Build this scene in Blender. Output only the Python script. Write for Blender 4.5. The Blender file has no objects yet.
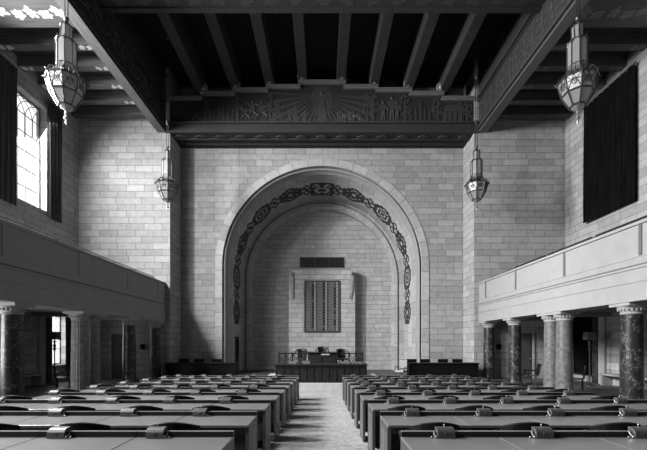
import bpy, math, random
from math import sin, cos, pi, radians
from mathutils import Vector, Matrix
random.seed(7)
COL = bpy.context.scene.collection
E = 1.9                      # camera height above the lowest floor
F = 380.0
def H(r): return r + E       # height measured from eye level -> world z
W = 8.13                     # half width of the nave
YF = 20.3                    # front faces of the side bays' end walls
YW = 21.84                   # main end wall
XO = 13.0                    # outer walls

# ------------------------------------------------------------ materials
def newmat(name):
    m = bpy.data.materials.new(name); m.use_nodes = True
    nt = m.node_tree
    b = nt.nodes['Principled BSDF']
    return m, nt, b
def ramp(nt, fac, stops):
    r = nt.nodes.new('ShaderNodeValToRGB')
    el = r.color_ramp.elements
    while len(el) < len(stops): el.new(0.5)
    for e, (p, v) in zip(el, stops):
        e.position = p; e.color = (v, v, v, 1)
    nt.links.new(fac, r.inputs[0]); return r.outputs[0]
def noise(nt, vec, scale, detail=4, rough=.55):
    n = nt.nodes.new('ShaderNodeTexNoise')
    n.inputs['Scale'].default_value = scale
    n.inputs['Detail'].default_value = detail
    n.inputs['Roughness'].default_value = rough
    if vec is not None: nt.links.new(vec, n.inputs['Vector'])
    return n.outputs['Fac']
def coords(nt, order='XYZ', kind='Object', scale=(1,1,1)):
    t = nt.nodes.new('ShaderNodeTexCoord')
    s = nt.nodes.new('ShaderNodeSeparateXYZ'); c = nt.nodes.new('ShaderNodeCombineXYZ')
    nt.links.new(t.outputs[kind], s.inputs[0])
    for i, a in enumerate(order):
        if a == '0': continue
        nt.links.new(s.outputs['XYZ'.index(a)], c.inputs[i])
    mp = nt.nodes.new('ShaderNodeMapping'); mp.inputs['Scale'].default_value = scale
    nt.links.new(c.outputs[0], mp.inputs[0])
    return mp.outputs[0]
def mixc(nt, fac, a, b, mode='MIX'):
    m = nt.nodes.new('ShaderNodeMix'); m.data_type = 'RGBA'; m.blend_type = mode
    for s, v in ((m.inputs[0], fac), (m.inputs[6], a), (m.inputs[7], b)):
        if hasattr(v, 'links'): nt.links.new(v, s)
        elif s == m.inputs[0]: s.default_value = v
        else: s.default_value = (v, v, v, 1)
    return m.outputs[2]
def bump(nt, b, h, strength=.3, dist=.02):
    n = nt.nodes.new('ShaderNodeBump'); n.inputs['Strength'].default_value = strength
    n.inputs['Distance'].default_value = dist
    nt.links.new(h, n.inputs['Height']); nt.links.new(n.outputs[0], b.inputs['Normal'])
def plain(name, v, rough=.5, metal=0, nz=0, scale=6, vec=None, spec=.5):
    m, nt, b = newmat(name)
    b.inputs['Base Color'].default_value = (v, v, v, 1)
    b.inputs['Roughness'].default_value = rough; b.inputs['Metallic'].default_value = metal
    b.inputs['Specular IOR Level'].default_value = spec
    if nz:
        o = coords(nt)
        n = noise(nt, o, scale)
        nt.links.new(ramp(nt, n, [(.25, v*(1-nz)), (.75, v*(1+nz))]), b.inputs['Base Color'])
    return m
def stone(name, order, lo=.33, hi=.55, bw=.72, rh=.29, kind='Object', offset=.5, mortar=.011, mv=.085):
    m, nt, b = newmat(name)
    v = coords(nt, order, kind)
    br = nt.nodes.new('ShaderNodeTexBrick')
    br.offset = offset; br.offset_frequency = 2; br.squash = 1.45; br.squash_frequency = 3
    nt.links.new(v, br.inputs['Vector'])
    br.inputs['Color1'].default_value = (lo,)*3+(1,); br.inputs['Color2'].default_value = (hi,)*3+(1,)
    br.inputs['Mortar'].default_value = (mv,)*3+(1,)
    br.inputs['Scale'].default_value = 1; br.inputs['Mortar Size'].default_value = mortar
    br.inputs['Mortar Smooth'].default_value = .1; br.inputs['Bias'].default_value = -.1
    br.inputs['Brick Width'].default_value = bw; br.inputs['Row Height'].default_value = rh
    n = noise(nt, v, 3.5, 6, .65); n2 = noise(nt, v, 40, 3)
    c = mixc(nt, 1.0, br.outputs['Color'], ramp(nt, n, [(.3, .82), (.7, 1.12)]), 'MULTIPLY')
    c = mixc(nt, 1.0, c, ramp(nt, n2, [(.3, .9), (.7, 1.08)]), 'MULTIPLY')
    nt.links.new(c, b.inputs['Base Color'])
    b.inputs['Roughness'].default_value = .85
    inv = nt.nodes.new('ShaderNodeMath'); inv.operation = 'SUBTRACT'; inv.inputs[0].default_value = 1
    nt.links.new(br.outputs['Fac'], inv.inputs[1])
    bump(nt, b, inv.outputs[0], .5, .01)
    return m
def marble(name, base, vein, amt=.5, scale=2.2, rough=.32):
    m, nt, b = newmat(name)
    v = coords(nt)
    n = noise(nt, v, scale, 6, .62)
    a = nt.nodes.new('ShaderNodeMath'); a.operation = 'SUBTRACT'; a.inputs[1].default_value = .5
    nt.links.new(n, a.inputs[0])
    ab = nt.nodes.new('ShaderNodeMath'); ab.operation = 'ABSOLUTE'; nt.links.new(a.outputs[0], ab.inputs[0])
    c1 = ramp(nt, ab.outputs[0], [(0, vein), (.004, vein*amt+base*(1-amt)), (.012, base)])
    n2 = noise(nt, v, 9, 5)
    c = mixc(nt, 1, c1, ramp(nt, n2, [(.3, .6), (.7, 1.35)]), 'MULTIPLY')
    nt.links.new(c, b.inputs['Base Color']); b.inputs['Roughness'].default_value = rough; b.inputs['Specular IOR Level'].default_value = .25
    return m
def wood(name, lo, hi, order='XYZ', scale=(1, 1, 14), rough=.35, spec=.2, coat=0):
    m, nt, b = newmat(name)
    v = coords(nt, order, 'Object', scale)
    n = noise(nt, v, 2.0, 6, .6)
    nt.links.new(ramp(nt, n, [(.3, lo), (.7, hi)]), b.inputs['Base Color'])
    b.inputs['Roughness'].default_value = rough; b.inputs['Specular IOR Level'].default_value = spec
    b.inputs['Coat Weight'].default_value = coat
    return m

M = {}
M['stoneY'] = stone('ashlar facing down the hall', 'XZ0', .215, .30, .95, .345)
M['stoneX'] = stone('ashlar along the side walls', 'YZ0', .215, .30, .95, .345)
M['stoneN'] = stone('niche ashlar', 'XZ0', .31, .39, .85, .33)
M['vouss'] = stone('voussoirs', 'XY0', .27, .36, .56, 1.2, 'UV', .5)
M['ring'] = stone('inner arch ring', 'XY0', .33, .41, .62, 1.2, 'UV', .5)
M['limestone'] = plain('smooth limestone', .21, .8, 0, .08, 2.5)
M['limestone_dim'] = M['limestone']
M['groove'] = plain('dark groove', .08, .9)
M['dark_marble'] = marble('dark veined marble', .016, .28, .14, 2.6)
M['grey_marble'] = marble('grey speckled marble', .09, .15, .4, 7, .3)
M['pale_marble'] = marble('pale fluted stone', .14, .18, .4, 6, .5)
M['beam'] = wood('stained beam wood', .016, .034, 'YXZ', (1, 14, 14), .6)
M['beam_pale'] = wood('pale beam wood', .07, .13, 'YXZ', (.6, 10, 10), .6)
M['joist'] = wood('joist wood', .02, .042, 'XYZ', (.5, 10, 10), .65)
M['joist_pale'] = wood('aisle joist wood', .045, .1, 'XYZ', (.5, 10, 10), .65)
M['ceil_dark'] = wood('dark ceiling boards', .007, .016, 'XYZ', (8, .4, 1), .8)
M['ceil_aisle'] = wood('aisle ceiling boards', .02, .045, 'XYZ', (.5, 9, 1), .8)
M['frieze'] = plain('dark frieze ground', .009, .7, 0, .3, 8)
M['relief'] = plain('carved relief wood', .026, .6, 0, .3, 14)
M['gilt'] = plain('pale gilded moulding', .17, .4, .3, .15, 8)
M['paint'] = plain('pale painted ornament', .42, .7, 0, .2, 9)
M['paint_shaded'] = plain('shaded copy of painted ornament', .12, .7, 0, .3, 9)  # copy of the pale ornament, darkened to stand for shade in the right aisle
M['inlay'] = plain('dark inlaid tile', .015, .6, 0, .2, 10)
M['inlay_light'] = plain('pale inlaid tile', .42, .5, 0, .15, 10)
M['desk'] = wood('dark desk wood', .025, .05, 'XYZ', (12, 1, 1.5), .4, .3)
M['desk_panel'] = wood('desk side veneer', .05, .085, 'XYZ', (6, 6, .6), .42, .4)
M['desk_top'] = plain('worn desk top leather', .10, .33, 0, .16, 3.5, spec=.35)
M['desk_edge'] = plain('polished desk edging', .13, .3, 0, .1, 20)
M['black'] = plain('black lacquer', .004, .5, spec=.1)
M['ledge'] = plain('dark ledge wood', .01, .4, spec=.25)
M['chair'] = wood('dark chair wood', .006, .016, 'XYZ', (8, 8, 1), .45, .15)
M['chair_seat'] = plain('dark leather', .05, .35)
M['chair_light'] = plain('pale leather', .2, .35)
M['box'] = plain('burnished number box metal', .045, .5, .2, .1, 30)
M['box_mark'] = plain('engraved mark', .04, .6)
M['brass'] = plain('old brass', .28, .4, .7)
M['bronze'] = plain('dark bronze', .06, .4, .7)
M['curtain'] = wood('dark velvet curtain', .002, .006, 'XYZ', (5, 5, .3), 1, .0)
M['curtain_g'] = wood('grey curtain', .025, .05, 'XYZ', (5, 5, .3), 1, .0)
M['dais'] = plain('pale marble dais', .33, .6, 0, .14, 5)
M['white'] = plain('paper white', .8, .7)
M['frame_m'] = plain('window metal', .12, .5, .4)
M['door'] = wood('dark door wood', .03, .06, 'XYZ', (6, 6, .6), .5)
M['board'] = plain('dark board metal', .055, .45, .3)
M['strip'] = plain('grey name strip', .09, .6, 0, .35, 12)
M['strip_l'] = plain('pale tally strip', .22, .6, 0, .2, 12)
M['plaster'] = plain('soffit plaster', .16, .9, 0, .1, 2)
# floors
def carpet(name, a, b_, rough=.9):
    m, nt, b = newmat(name)
    v = coords(nt)
    n = noise(nt, v, 1.6, 8, .7); n2 = noise(nt, v, 14, 6, .75)
    c = mixc(nt, 1, ramp(nt, n, [(.35, a), (.65, b_)]), ramp(nt, n2, [(.35, .6), (.65, 1.35)]), 'MULTIPLY')
    nt.links.new(c, b.inputs['Base Color']); b.inputs['Roughness'].default_value = rough
    return m
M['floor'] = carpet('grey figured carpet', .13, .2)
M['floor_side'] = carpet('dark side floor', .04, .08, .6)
# chandelier glass
def glassy(name, v, trans):
    m, nt, b = newmat(name)
    nt.nodes.remove(b)
    d = nt.nodes.new('ShaderNodeBsdfDiffuse'); d.inputs[0].default_value = (v, v, v, 1)
    t = nt.nodes.new('ShaderNodeBsdfTranslucent'); t.inputs[0].default_value = (v, v, v, 1)
    g = nt.nodes.new('ShaderNodeBsdfGlossy'); g.inputs['Roughness'].default_value = .25
    a = nt.nodes.new('ShaderNodeMixShader'); a.inputs[0].default_value = trans
    nt.links.new(d.outputs[0], a.inputs[1]); nt.links.new(t.outputs[0], a.inputs[2])
    c = nt.nodes.new('ShaderNodeMixShader'); c.inputs[0].default_value = .08
    nt.links.new(a.outputs[0], c.inputs[1]); nt.links.new(g.outputs[0], c.inputs[2])
    nt.links.new(c.outputs[0], nt.nodes['Material Output'].inputs[0])
    return m
M['opal'] = glassy('opal lantern glass', .27, .4)
def pane_mat():
    m, nt, b = newmat('window glass'); nt.nodes.remove(b)
    t = nt.nodes.new('ShaderNodeBsdfTransparent'); t.inputs[0].default_value = (.95,)*3+(1,)
    g = nt.nodes.new('ShaderNodeBsdfGlossy'); g.inputs['Roughness'].default_value = .1
    c = nt.nodes.new('ShaderNodeMixShader'); c.inputs[0].default_value = .06
    nt.links.new(t.outputs[0], c.inputs[1]); nt.links.new(g.outputs[0], c.inputs[2])
    nt.links.new(c.outputs[0], nt.nodes['Material Output'].inputs[0])
    return m
M['pane'] = pane_mat()

# ------------------------------------------------------------ mesh helpers
class MB:
    def __init__(s): s.v = []; s.f = []; s.uv = None
    def add(s, vs, fs, mat=None):
        o = len(s.v)
        if mat is not None: vs = [mat @ Vector(p) for p in vs]
        s.v += [tuple(p) for p in vs]; s.f += [tuple(i+o for i in f) for f in fs]; return s
    def box(s, x0, x1, y0, y1, z0, z1, mat=None):
        x0, x1 = min(x0, x1), max(x0, x1); y0, y1 = min(y0, y1), max(y0, y1); z0, z1 = min(z0, z1), max(z0, z1)
        vs = [(x, y, z) for z in (z0, z1) for y in (y0, y1) for x in (x0, x1)]
        return s.add(vs, [(0,2,3,1),(4,5,7,6),(0,1,5,4),(2,6,7,3),(0,4,6,2),(1,3,7,5)], mat)
    def prism(s, pts, d0, d1, plane='XZ', mat=None):
        """extrude a 2D polygon between two depths; plane names the 2D axes"""
        def P(a, b, d):
            return {'XZ': (a, d, b), 'YZ': (d, a, b), 'XY': (a, b, d)}[plane]
        n = len(pts)
        vs = [P(a, b, d0) for a, b in pts] + [P(a, b, d1) for a, b in pts]
        fs = [tuple(range(n))[::-1], tuple(range(n, 2*n))] + [(i, (i+1) % n, (i+1) % n+n, i+n) for i in range(n)]
        return s.add(vs, fs, mat)
    def lathe(s, prof, n=16, c=(0,0,0), mat=None, a0=0):
        o = []; fs = []
        for r, z in prof:
            for k in range(n):
                a = a0+2*pi*k/n; o.append((c[0]+r*cos(a), c[1]+r*sin(a), c[2]+z))
        m = len(prof)
        for i in range(m-1):
            for k in range(n):
                k2 = (k+1) % n; fs.append((i*n+k, i*n+k2, (i+1)*n+k2, (i+1)*n+k))
        fs.append(tuple(range(n))[::-1]); fs.append(tuple(range((m-1)*n, m*n)))
        return s.add(o, fs, mat)
    def tube(s, pts, r, n=8, closed=False, mat=None):
        pts = [Vector(p) for p in pts]; m = len(pts); vs = []; fs = []
        rs = r if isinstance(r, (list, tuple)) else [r]*m
        up = None
        for i, p in enumerate(pts):
            if closed: d = pts[(i+1) % m]-pts[i-1]
            else: d = pts[min(i+1, m-1)]-pts[max(i-1, 0)]
            d.normalize()
            if up is None: up = Vector((0,0,1)) if abs(d.z) < .9 else Vector((1,0,0))
            a = d.cross(up)
            if a.length < 1e-4: a = d.cross(Vector((0,1,0)))
            a.normalize(); b = a.cross(d); up = b
            for k in range(n):
                t = 2*pi*k/n; vs.append(p+(a*cos(t)+b*sin(t))*rs[i])
        for i in range(m if closed else m-1):
            j = (i+1) % m
            for k in range(n):
                k2 = (k+1) % n; fs.append((i*n+k, j*n+k, j*n+k2, i*n+k2))
        if not closed: fs.append(tuple(range(n))); fs.append(tuple(range((m-1)*n, m*n))[::-1])
        return s.add(vs, fs, mat)
    def ball(s, c, rx, ry=None, rz=None, n=10, mat=None):
        ry = ry or rx; rz = rz or rx
        pr = [(max(1e-3, sin(pi*i/n)), -cos(pi*i/n)) for i in range(n+1)]
        vs = []; fs = []
        for r, z in pr:
            for k in range(n): vs.append((c[0]+rx*r*cos(2*pi*k/n), c[1]+ry*r*sin(2*pi*k/n), c[2]+rz*z))
        for i in range(n):
            for k in range(n): fs.append((i*n+k, i*n+(k+1) % n, (i+1)*n+(k+1) % n, (i+1)*n+k))
        return s.add(vs, fs, mat)
    def build(s, name, mat, parent=None, kind=None, loc=None, smooth=False, bevel=0, recalc=True):
        me = bpy.data.meshes.new(name); me.from_pydata(s.v, [], s.f); me.update()
        if recalc:
            import bmesh
            bm = bmesh.new(); bm.from_mesh(me); bmesh.ops.recalc_face_normals(bm, faces=bm.faces); bm.to_mesh(me); bm.free()
        o = bpy.data.objects.new(name, me); COL.objects.link(o)
        me.materials.append(M[mat] if isinstance(mat, str) else mat)
        if parent: o.parent = parent
        if kind: o['kind'] = kind
        if loc: o.location = loc
        if smooth:
            for p in me.polygons: p.use_smooth = True
            if hasattr(me, 'set_sharp_from_angle'): me.set_sharp_from_angle(angle=radians(40))
        if bevel:
            b = o.modifiers.new('bevel', 'BEVEL'); b.width = bevel; b.segments = 2; b.limit_method = 'ANGLE'
        return o
def thing(name, label=None, cat=None, loc=(0,0,0), rz=0, group=None, kind=None):
    o = bpy.data.objects.new(name, None); COL.objects.link(o); o.location = loc; o.rotation_euler = (0,0,rz)
    o.empty_display_size = .1
    if label: o['label'] = label
    if cat: o['category'] = cat
    if group: o['group'] = group
    if kind: o['kind'] = kind
    return o
def tag(o, label, cat, group=None):
    o['label'] = label; o['category'] = cat
    if group: o['group'] = group
    return o
def dup(o, parent=None, **kw):
    c = o.copy(); COL.objects.link(c)
    if parent: c.parent = parent
    for ch in list(o.children): dup(ch, c)
    for k, v in kw.items():
        if k == 'loc': c.location = v
        elif k == 'rz': c.rotation_euler = (0,0,v)
        else: c[k] = v
    return c
def S(mb, name, mat, **k): return mb.build(name, mat, kind='structure', **k)
def wall_holes(axis, pos, th, a0, a1, z0, z1, holes):
    """slab wall at pos..pos+th on axis ('X' or 'Y'), spanning a0..a1; holes = (a, b, zlo, zhi)"""
    mb = MB(); xs = sorted({a0, a1, *[h[0] for h in holes], *[h[1] for h in holes]})
    for u, w in zip(xs, xs[1:]):
        zz = z0; mid = (u+w)/2
        for h in sorted([h for h in holes if h[0] < mid < h[1]], key=lambda h: h[2]):
            if h[2] > zz: mb.box(*((pos, pos+th, u, w) if axis == 'X' else (u, w, pos, pos+th)), zz, h[2])
            zz = h[3]
        if zz < z1: mb.box(*((pos, pos+th, u, w) if axis == 'X' else (u, w, pos, pos+th)), zz, z1)
    return mb

# ------------------------------------------------------------ room shell
ZC = H(12.25)       # aisle ceilings
ZN = H(14.7)        # nave ceiling
def rowfloor(y): return max(0.0, .0347*(12.85-y))
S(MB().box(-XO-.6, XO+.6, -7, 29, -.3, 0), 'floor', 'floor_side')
SX = 5.45
mb = MB()
mb.prism([(-6.6, .001), (12.85, .001), (14.6, .004), (14.6, .006), (12.85, .008), (-6.6, rowfloor(-6.6))], -SX, SX, 'YZ')
S(mb, 'floor', 'floor')
UW = [(16.2, 17.95), (10.4, 12.3), (4.6, 6.5), (-1.4, .6)]        # upper windows on the left wall
LW = [(18.2, 19.35), (8.3, 10.0), (5.6, 7.4), (-.4, 1.4)]        # lower windows
WZ = (H(6.2), H(11.05)); LZ = (H(-1.08), H(1.37))
holes = [(a, b, *WZ) for a, b in UW] + [(a, b, *LZ) for a, b in LW]
S(wall_holes('X', -XO-.5, .5, -7, 22.5, 0, ZC+.3, holes), 'wall_left', 'stoneX')
S(wall_holes('X', XO, .5, -7, 22.5, 0, ZC+.3, [(16.2, 17.95, *WZ), (18.3, 19.3, *LZ)]), 'wall_right', 'stoneX')
S(MB().box(-XO-.5, XO+.5, -7.5, -7, 0, ZN+.3), 'wall_rear', 'stoneY')
# end walls of the side bays (also the returns beside the nave)
for s, nm in ((-1, 'wall_left_bay'), (1, 'wall_right_bay')):
    S(MB().box(s*W, s*(XO+.5), YF, YW+.6, 0, ZN+.3), nm, 'stoneY')
    # nave return face, a thin lining so that the courses run along the depth
    S(MB().box(s*(W-.012), s*(W), YF, YW, 0, H(11.2)), nm+'_return', 'stoneX')
# main wall with arched opening
ZA = H(4.43); R0 = 6.12
mb = MB(); N = 72
for s in (-1, 1): mb.box(s*R0, s*W, YW, YW+.4, 0, ZN+.3)
for i in range(N):
    a, b = pi-pi*i/N, pi-pi*(i+1)/N
    x0, x1 = R0*cos(a), R0*cos(b)
    mb.prism([(x0, ZA+R0*sin(a)), (x1, ZA+R0*sin(b)), (x1, ZN+.3), (x0, ZN+.3)], YW, YW+.4)
S(mb, 'wall_back', 'stoneY')
def sweep(prof, name, mat, n=72, close=False):
    """profile of (radius, y) pairs swept up the jambs and round the arch, with uv in metres"""
    path = []; L = 0; step = .6; k = int(ZA/step)
    for i in range(k+1): path.append(('j', -1, ZA*i/k, ZA*i/k))
    for i in range(1, n+1):
        a = pi-pi*i/n; path.append(('a', a, 0, ZA+5.5*pi*i/n))
    for i in range(1, k+1): path.append(('j', 1, ZA*(1-i/k), ZA+5.5*pi+ZA*i/k))
    m = len(prof); d = [0]
    for p, q in zip(prof, prof[1:]): d.append(d[-1]+math.hypot(p[0]-q[0], p[1]-q[1]))
    vs, fs, uvs = [], [], []
    for t in path:
        for (r, y), dd in zip(prof, d):
            if t[0] == 'j': vs.append((t[1]*r, y, t[2]))
            else: vs.append((r*cos(t[1]), y, ZA+r*sin(t[1])))
            uvs.append((t[3], dd))
    for i in range(len(path)-1):
        for j in range(m-1):
            fs.append((i*m+j, i*m+j+1, (i+1)*m+j+1, (i+1)*m+j))
    me = bpy.data.meshes.new(name); me.from_pydata(vs, [], fs); me.update()
    uvl = me.uv_layers.new(name='UVMap')
    for p in me.polygons:
        for li, vi in zip(p.loop_indices, p.vertices): uvl.data[li].uv = uvs[vi]
        p.use_smooth = True
    me.set_sharp_from_angle(angle=radians(35))
    me.materials.append(M[mat]); o = bpy.data.objects.new(name, me); COL.objects.link(o); o['kind'] = 'structure'
    return o
sweep([(6.16, YW+.06), (6.14, YW-.035), (5.74, YW-.035), (5.73, YW+.3)], 'trim_1', 'vouss')
sweep([(5.735, YW+.28), (5.68, YW+.30), (5.66, YW+.10), (5.62, YW+.05), (5.57, YW+.10), (5.55, YW+.22), (5.53, YW+.45), (5.5, YW+.5)], 'trim_2', 'limestone')
YS0, YS1 = YW+.5, 26.4
sweep([(5.5, YS0), (5.5, YS0+.9)], 'trim_3', 'vouss')
sweep([(5.5, YS0+.9), (5.5, YS1-.9)], 'trim_4', 'ring')
sweep([(5.5, YS1-.9), (5.5, YS1), (5.38, YS1+.02), (5.36, YS1+.14), (5.28, YS1+.14), (5.26, YS1)], 'trim_5', 'vouss')
sweep([(5.26, YS1), (4.98, YS1), (4.96, YS1+.1), (4.9, YS1+.1), (4.9, YS1+.6)], 'trim_6', 'ring')
S(MB().box(-7, 7, YS1+.55, YS1+.9, 0, ZN), 'wall_niche', 'stoneN')
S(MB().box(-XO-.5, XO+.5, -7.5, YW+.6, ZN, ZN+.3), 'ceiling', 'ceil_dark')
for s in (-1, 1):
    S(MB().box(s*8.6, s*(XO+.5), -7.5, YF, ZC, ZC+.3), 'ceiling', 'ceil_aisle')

# inlaid band on the arch soffit: dark serrated medallions with pale figures
YO0, YO1 = 23.45, 25.55; YOM = (YO0+YO1)/2; HW = (YO1-YO0)/2
def soffit_pt(u, v, r):      # u = arc length from crown at r=5.5 (signed), v in -1..1
    y = YOM+v*HW*.93; q = 5.5*pi/2
    if abs(u) <= q:
        a = u/5.5; return (r*sin(a), y, ZA+r*cos(a))
    s = 1 if u > 0 else -1
    return (s*r, y, ZA-(abs(u)-q))
def soffit_poly(mb, pts, r0, r1):
    n = len(pts)
    vs = [soffit_pt(u, v, r0) for u, v in pts]+[soffit_pt(u, v, r1) for u, v in pts]
    mb.add(vs, [tuple(range(n)), tuple(range(n, 2*n))[::-1]]+[(i, i+n, (i+1) % n+n, (i+1) % n) for i in range(n)])
def cells(mb, u0, rows, cu, r0, r1, ch='#'):
    nv = len(rows); nu = len(rows[0])
    for j, row in enumerate(rows):
        for i, c in enumerate(row):
            if c != ch: continue
            ua = u0+(i-nu/2)*cu; va = -1+2*j/nv; vb = va+2/nv
            soffit_poly(mb, [(ua, va), (ua+cu, va), (ua+cu, vb), (ua, vb)], r0, r1)
medA = ["...######...", ".####..####.", "###..##..###", "##.##..##.##", "##.#.##.#.##", "##.#.##.#.##", "##.##..##.##", "###..##..###", ".####..####.", "...######..."]
medX = ["############", "##..####..##", "#.#..##..#.#", "##.#.##.#.##", "###......###", "##..####..##", "##..####..##", "###......###", "##.#.##.#.##", "############"]
medB = ["....####....", "..###..###..", "####.##.####", "##.######.##", "#####..#####", "#####..#####", "##.######.##", "####.##.####", "..###..###..", "....####...."]
link = ["......", "..##..", ".#..#.", "###.##", "..##..", "..##..", "##.###", ".#..#.", "..##..", "......"]
dk = MB(); lt = MB()
umax = 5.5*pi/2+(ZA-H(.9)); cu = .125
u = 0; k = 0; seq = [medX, link, medB, link, medA, link]
pos = [(0, medX)]; u = .6
i = 0
while True:
    for md in (link, [medB, medA][i % 2]):
        w = len(md[0])*cu
        if u+w > umax: break
        pos.append((u+w/2, md)); pos.append((-(u+w/2), md)); u += w
    else:
        i += 1; continue
    break
for uc, md in pos:
    cells(dk, uc, md, cu, 5.5, 5.485)
    if md is not link: cells(lt, uc, [r.replace('.', '.') for r in md], cu, 5.49, 5.488, '@')
S(dk, 'trim_7', 'inlay', recalc=False)

# ------------------------------------------------------------ windows
def window(idx, x, a, b, z0, z1, tracery=True):
    w = thing('window_%d' % idx, kind='structure')
    fr = MB(); s = 1 if x > 0 else -1
    xa, xb = x-.03, x+.03
    for y0, y1, q0, q1 in ((a, a+.06, z0, z1), (b-.06, b, z0, z1), (a+.06, b-.06, z0, z0+.07), (a+.06, b-.06, z1-.07, z1)):
        fr.box(xa, xb, y0, y1, q0, q1)
    n = 4; wd = b-a
    for i in range(1, n): fr.box(x-.02, x+.02, a+wd*i/n-.014, a+wd*i/n+.014, z0, z1 - (.0 if not tracery else .9))
    m = max(2, round((z1-z0)/.75))
    for i in range(1, m):
        zz = z0+(z1-z0)*i/m
        if tracery and zz > z1-.6: continue
        fr.box(x-.02, x+.02, a, b, zz-.014, zz+.014)
    if tracery:       # intersecting arcs in the head
        R = wd*.5; zb = z1-.95
        for i in range(0, n+1):
            cy = a+wd*i/n
            for sg in (-1, 1):
                pts = []
                for k in range(9):
                    t = k/8*radians(80)
                    yy = cy+sg*R*(1-cos(t)); zz = zb+R*sin(t)
                    if a-.001 <= yy <= b+.001 and zz < z1: pts.append((x, yy, zz))
                if len(pts) > 1: fr.tube(pts, .016, 5)
    fr.build('frame', 'frame_m', w)
    MB().box(x-.004, x+.004, a+.02, b-.02, z0+.02, z1-.02).build('pane', 'pane', w)
    return w
for i, (a, b) in enumerate(UW): window(i+1, -XO-.35, a, b, *WZ)
for i, (a, b) in enumerate(LW): window(i+5, -XO-.35, a, b, *LZ, tracery=False)
window(9, XO+.35, 16.2, 17.95, *WZ); window(10, XO+.35, 18.3, 19.3, *LZ, tracery=False)

def curtain(x, a, b, z0, z1, mat, label, waves=6, amp=.05, taper=0, group=None):
    n = waves*8; vs = []; fs = []; th = .02
    nz = 10
    for sd in (0, 1):
        for j in range(nz+1):
            t = j/nz
            for i in range(n+1):
                s = i/n
                y = a+(b-a)*s; y += taper*(1-t)*(s-.5)
                xx = x+amp*(.6+.4*(1-t))*sin(s*waves*2*pi+.6*sin(3*t+s*4))+sd*th
                vs.append((xx, y, z0+(z1-z0)*t))
    m = (n+1)*(nz+1)
    for sd in (0, 1):
        for j in range(nz):
            for i in range(n):
                q = sd*m+j*(n+1)+i; f = (q, q+1, q+n+2, q+n+1)
                fs.append(f if sd else f[::-1])
    for i in range(n):
        fs.append((i, i+1, m+i+1, m+i)); q = nz*(n+1)+i; fs.append((q, m+q, m+q+1, q+1))
    for j in range(nz):
        q = j*(n+1); fs.append((q, m+q, m+q+n+1, q+n+1)); q += n; fs.append((q, q+n+1, m+q+n+1, m+q))
    root = thing('curtain', label, 'curtain', (0,0,0), 0, group)
    mb = MB(); mb.add(vs, fs); mb.build('drape', mat, root, smooth=True)
    r = MB(); r.tube([(x+.01, a-.05, z1+.03), (x+.01, b+.05, z1+.03)], .025, 8)
    s = 1 if x > 0 else -1
    for yy in (a+.05, b-.05): r.tube([(x+.01, yy, z1+.03), (s*XO, yy, z1+.03)], .015, 6)
    r.build('curtain_rod', 'bronze', root)
    return root
curtain(-XO+.16, 14.7, 15.98, H(5.75), H(11.5), 'curtain_g', 'tall dark drape on the camera side of the bright upper left window', 5)
curtain(-XO+.16, 17.9, 18.75, H(5.9), H(11.4), 'curtain_g', 'tall dark drape on the far side of the bright upper left window', 4)
curtain(XO-.2, 15.55, 18.6, H(5.85), H(11.45), 'curtain', 'wide black drape drawn across the upper window of the right wall', 9)
curtain(-XO+.16, 19.0, 19.7, H(-1.4), H(1.42), 'curtain_g', 'dark drape beside the small bright window under the left balcony', 4)
curtain(XO-.16, 18.08, 19.45, H(-1.55), H(1.35), 'curtain', 'black drape over the small window under the right balcony', 6)
for a, b, w_ in ((12.25, 13.1, 'far side of the second'), (9.6, 10.45, 'near side of the second'), (6.45, 7.3, 'far side of the third'), (3.8, 4.65, 'near side of the third')):  # drapes out of view, added to block grazing daylight on the bay wall
    curtain(-XO+.3, a, b, H(5.9), H(11.4), 'curtain_g', 'unseen grey drape added to shape light, %s upper window, left wall' % w_, 4, amp=.1)
# ------------------------------------------------------------ beams
T = 8
def trim(mb, mat, **k):
    global T
    T += 1; return S(mb, 'trim_%d' % T, mat, **k)
for s in (-1, 1):
    trim(MB().box(s*8.36, s*8.77, -7, YF, H(11.28), ZN), 'beam' if s > 0 else 'beam')
    # mouldings on the nave side of the great beam
    m = MB()
    m.box(s*8.28, s*8.36, -7, YF, H(11.38), H(11.5)); m.box(s*8.31, s*8.36, -7, YF, H(11.55), H(11.6))
    m.box(s*8.24, s*8.36, -7, YF, H(13.0), H(13.1)); m.box(s*8.3, s*8.36, -7, YF, H(12.86), H(12.9))
    trim(m, 'joist')
    trim(MB().box(s*8.35, s*8.78, -7, YF, H(11.24), H(11.28)), 'beam_pale')
    # carved scroll pattern on the beam side
    c = MB()
    y = 5.0; kk = 0
    while y < 20:
        sg = 1 if kk % 2 else -1; zc = H(12.2)
        pts = [(s*8.35, y+.35*t/8*cos(t*.8)*2, zc+sg*.45*sin(t*.8)*t/8) for t in range(9)]
        c.tube(pts, .03, 5)
        c.tube([(s*8.35, y, H(11.65)), (s*8.35, y+.12, zc), (s*8.35, y, H(12.8))], .03, 5)
        for q in range(5):
            a = q*1.25+kk; c.ball((s*8.35, y+.22*cos(a), zc+.4*sin(a)), .03, .1, .07, 6)
        y += .62; kk += 1
    trim(c, 'relief', smooth=True)
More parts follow.
